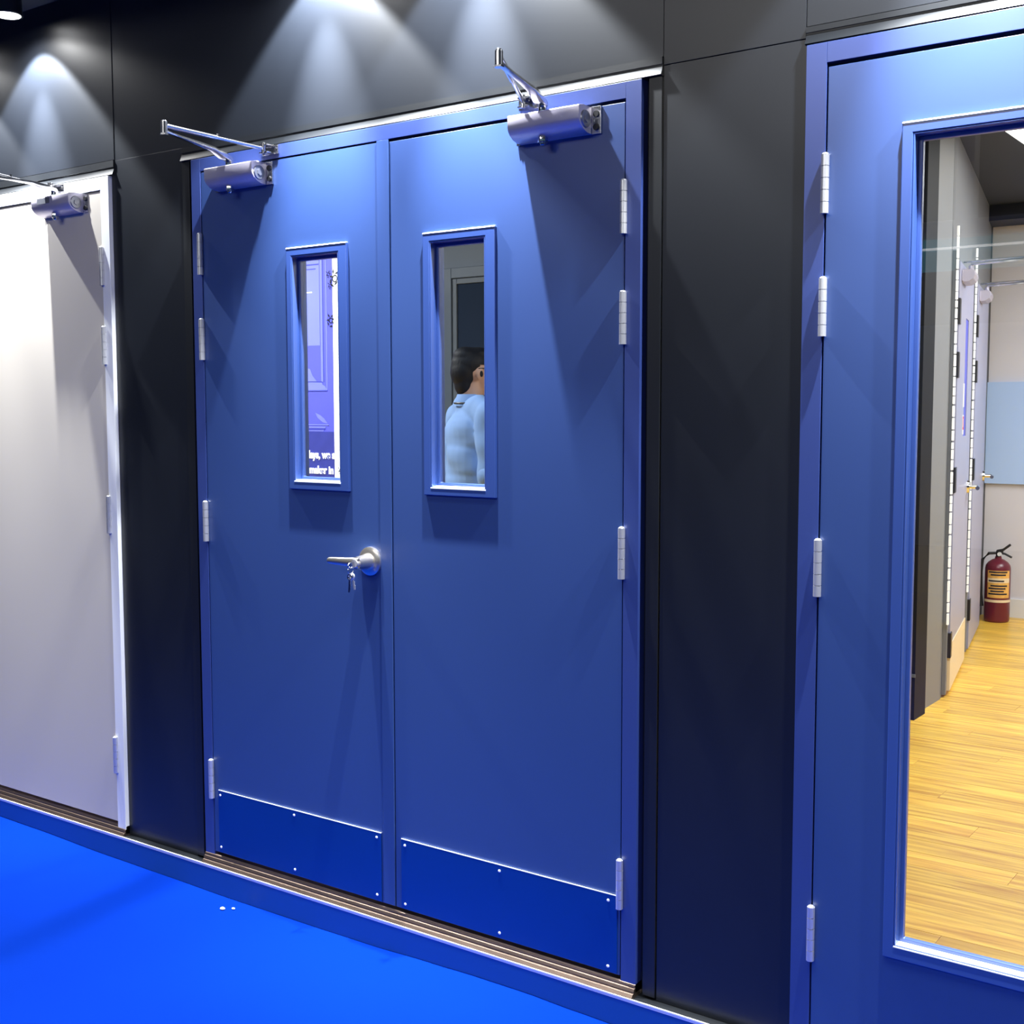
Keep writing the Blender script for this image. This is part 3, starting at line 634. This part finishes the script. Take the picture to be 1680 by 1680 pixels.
# ---- the man behind the right-hand window
def blob(name, parts, m, par, voxel=.009, smooth=6, wr=0.0, cut=None):
    bm = B()
    for p in parts:
        if p[0] == 'c':
            _, a, c_, ra, rb = p; cyl(bm, a, c_, ra, rb, 20); ball(bm, a, ra, seg=18); ball(bm, c_, rb, seg=18)
        else:
            _, c_, rx, ry, rz = p[:5]; ball(bm, c_, 1.0, rx, ry, rz, 24, rot=(Matrix.Rotation(R(p[5]), 3, 'X') if len(p) > 5 else None))
    me = bpy.data.meshes.new('t'); bm.to_mesh(me); bm.free()
    t = bpy.data.objects.new('t', me); COL.objects.link(t)
    md = t.modifiers.new('r', 'REMESH'); md.mode = 'VOXEL'; md.voxel_size = voxel
    ms = t.modifiers.new('s', 'SMOOTH'); ms.factor = .5; ms.iterations = smooth
    bpy.context.view_layer.update()
    me2 = bpy.data.meshes.new_from_object(t.evaluated_get(bpy.context.evaluated_depsgraph_get())); bpy.data.objects.remove(t); bpy.data.meshes.remove(me)
    if wr:
        for v, n in [(v, v.normal.copy()) for v in me2.vertices]:
            x, y_, z = v.co
            w = math.sin(34*z + 26*x + 3*math.sin(19*y_)) * .5 + math.sin(70*x*(1.4-z) + 22*z + 11*y_) * .35 + math.sin(55*z-38*y_)*.25
            v.co += n*w*wr
    if cut:
        b2 = B(); b2.from_mesh(me2); bmesh.ops.delete(b2, geom=[v for v in b2.verts if cut(v.co)], context='VERTS'); b2.to_mesh(me2); b2.free()
    me2.materials.clear(); me2.materials.append(m)
    for p in me2.polygons: p.use_smooth = True; p.material_index = 0
    o = bpy.data.objects.new(name, me2); COL.objects.link(o); o.parent = par
    return o
pm = empty('person', (-1.238, 2.0, RZ), R(-32)); tag(pm, 'man in light blue shirt with short black hair, behind the right-hand narrow window', 'person')
LS, RS = Vector((-.185, -.01, 1.375)), Vector((.185, -.01, 1.375))
LE, RE = Vector((-.235, -.02, 1.10)), Vector((.232, -.015, 1.095))
LW, RW = Vector((-.20, .19, 1.00)), Vector((.19, .20, 1.06))
def hand(w, side):
    parts = [('e', w+Vector((0, .05, -.005)), .020, .045, .040)]
    for i, (dz, L_) in enumerate(((.030, .062), (.011, .070), (-.009, .066), (-.028, .050))):
        a = w+Vector((0, .085, dz-.004)); k = a+Vector((-side*.010, L_*.55, -.006)); e = k+Vector((-side*.026, L_*.35, -.010))
        parts += [('c', a, k, .0088, .0082), ('c', k, e, .0082, .007)]
    a = w+Vector((-side*.010, .03, .028)); k = a+Vector((-side*.022, .030, .018)); e = k+Vector((-side*.008, .028, .0))
    return parts + [('c', a, k, .012, .010), ('c', k, e, .010, .008)]
body = [('e', (0, -.010, 1.592), .074, .094, .086), ('e', (0, .032, 1.540), .058, .068, .068), ('e', (0, .045, 1.500), .040, .045, .030),
        ('e', (0, .105, 1.552), .011, .016, .022), ('e', (0, .085, 1.590), .050, .014, .012), ('e', (0, .096, 1.519), .022, .010, .008),
        ('e', (.077, -.004, 1.563), .009, .017, .030, -12), ('e', (-.077, -.004, 1.563), .009, .017, .030, -12),
        ('c', (0, -.018, 1.52), (0, -.022, 1.40), .054, .060),
        ('e', (0, -.01, 1.28), .165, .100, .150), ('e', (0, 0, 1.08), .145, .098, .16), ('e', (0, 0, .93), .158, .105, .11),
        ('c', LS, LE, .048, .038), ('c', RS, RE, .048, .038), ('c', LE, LW, .038, .026), ('c', RE, RW, .038, .026),
        ('c', (-.085, 0, .88), (-.095, .01, .48), .085, .055), ('c', (.085, 0, .88), (.095, .01, .48), .085, .055),
        ('c', (-.095, .01, .48), (-.10, -.01, .10), .052, .036), ('c', (.095, .01, .48), (.10, -.01, .10), .052, .036),
        ('e', (-.10, .05, .045), .038, .10, .035), ('e', (.10, .05, .045), .038, .10, .035)] + hand(LW, -1) + hand(RW, 1)
bd = blob('body', body, SKIN, pm, .0065, 3)
mk('ear_shade', HAIR, bd, lambda b: ball(b, (.0855, .000, 1.563), .008, .35, 1, 1.8, 10))  # black ball stands in for the shade inside the ear
shirt = [('e', (0, -.012, 1.285), .180, .116, .152), ('e', (0, -.008, 1.17), .172, .124, .20), ('e', (0, -.004, 1.05), .172, .126, .18), ('e', (0, 0, .95), .174, .124, .13),
         ('c', (-.10, -.02, 1.405), LS, .060, .060), ('c', (.10, -.02, 1.405), RS, .060, .060), ('c', (-.10, -.02, 1.405), (.10, -.02, 1.405), .062, .062),
         ('c', LS, LE, .064, .056), ('c', RS, RE, .064, .056), ('c', (0, -.022, 1.40), (0, -.018, 1.435), .070, .062)]
blob('shirt', shirt, SHIRT, pm, .007, 3, .0075)
blob('sleeve_cuff', [('c', RE+Vector((0, .0, .012)), RE+Vector((0, .018, -.012)), .0605, .059)], SHIRT, pm, .006, 2)
blob('sleeve_cuff', [('c', LE+Vector((0, .0, .012)), LE+Vector((0, .018, -.012)), .0605, .059)], SHIRT, pm, .006, 2)
def collar(b):
    seg = 32; rows = []
    for z, r, dy in ((1.418, .074, -.002), (1.440, .073, 0), (1.466, .064, .0), (1.472, .062, 0), (1.468, .059, 0), (1.44, .060, 0)):
        rows.append([b.verts.new((r*math.cos(2*math.pi*k/seg), -.020+dy+r*1.02*math.sin(2*math.pi*k/seg), z-.018*max(0, math.sin(2*math.pi*k/seg)))) for k in range(seg)])
    for i in range(len(rows)-1):
        for k in range(seg): b.faces.new((rows[i][k], rows[i][(k+1) % seg], rows[i+1][(k+1) % seg], rows[i+1][k]))
mk('collar', SHIRT, pm, collar, 0, True)
mk('neck_strap', BLACKP, pm, lambda b: torus(b, (0, -.022, 1.432), .0755, .0035, 'Z', 32, 6), 0, True)
trs = [('e', (0, 0, .90), .168, .116, .10), ('c', (-.085, 0, .88), (-.095, .01, .48), .095, .070), ('c', (.085, 0, .88), (.095, .01, .48), .095, .070),
       ('c', (-.095, .01, .48), (-.10, -.005, .085), .070, .058), ('c', (.095, .01, .48), (.10, -.005, .085), .070, .058)]
blob('trousers', trs, TROUSER, pm, .010, 4, .003)
for s in (-1, 1): blob('shoe', [('e', (s*.10, .045, .045), .046, .135, .040), ('e', (s*.10, -.03, .06), .044, .055, .045)], SHOE, pm, .008, 2, cut=None)
hair = [('e', (0, -.018, 1.606), .0775, .095, .082), ('e', (0, -.045, 1.645), .062, .060, .045), ('e', (0, .015, 1.652), .060, .062, .036), ('e', (0, -.054, 1.575), .070, .062, .080), ('e', (0, -.058, 1.520), .056, .040, .055)]
blob('hair', hair, HAIR, pm, .006, 3, .0012, cut=lambda c: (c.y > .055 and c.z < 1.628) or (c.y > .0 and c.z < 1.600) or (c.y > -.022 and c.z < 1.575))
mk('glasses', BLACKP, pm, lambda b: [tube(b, [(s*.079, -.012, 1.588), (s*.079, .06, 1.588), (s*.066, .098, 1.583)], .0022, 8) for s in (-1, 1)] + [torus(b, (s*.033, .108, 1.575), .024, .002, 'Y', 20, 6, .8) for s in (-1, 1)] + [tube(b, [(-.010, .11, 1.58), (.010, .11, 1.58)], .002, 6)], 0, True)

# ================================================================== hall across the aisle (seen only as reflections)
ob = empty('trade_booth', (0, -6.2, -.13)); tag(ob, 'booth across the aisle with teal fascia and white posts, reflected in the tall window', 'booth')
mk('fascia', TEAL, ob, lambda b: box(b, -1.6, 6, 0, .15, 2.47, 2.67), .003)
mk('led_line', LED, ob, lambda b: box(b, -1.6, 6, .1505, .16, 2.60, 2.615))
mk('upper_beam', BOOTHW, ob, lambda b: box(b, -1.6, 6, -.05, .12, 2.68, 2.80), .003)
for x in (-1.5, -.30, .95, 2.9, 4.9): mk('post', BOOTHW, ob, lambda b: box(b, x, x+.12, .02, .14, 0, 3.6), .003)
mk('rear_wall', HALLG, ob, lambda b: box(b, -5, 6, -1.6, -1.5, 0, 4.2))
for x in (-1.2, 1.4, 3.4): mk('display_panel', BOOTHW, ob, lambda b: box(b, x, x+1.1, -1.49, -1.45, .4, 2.2), .003)
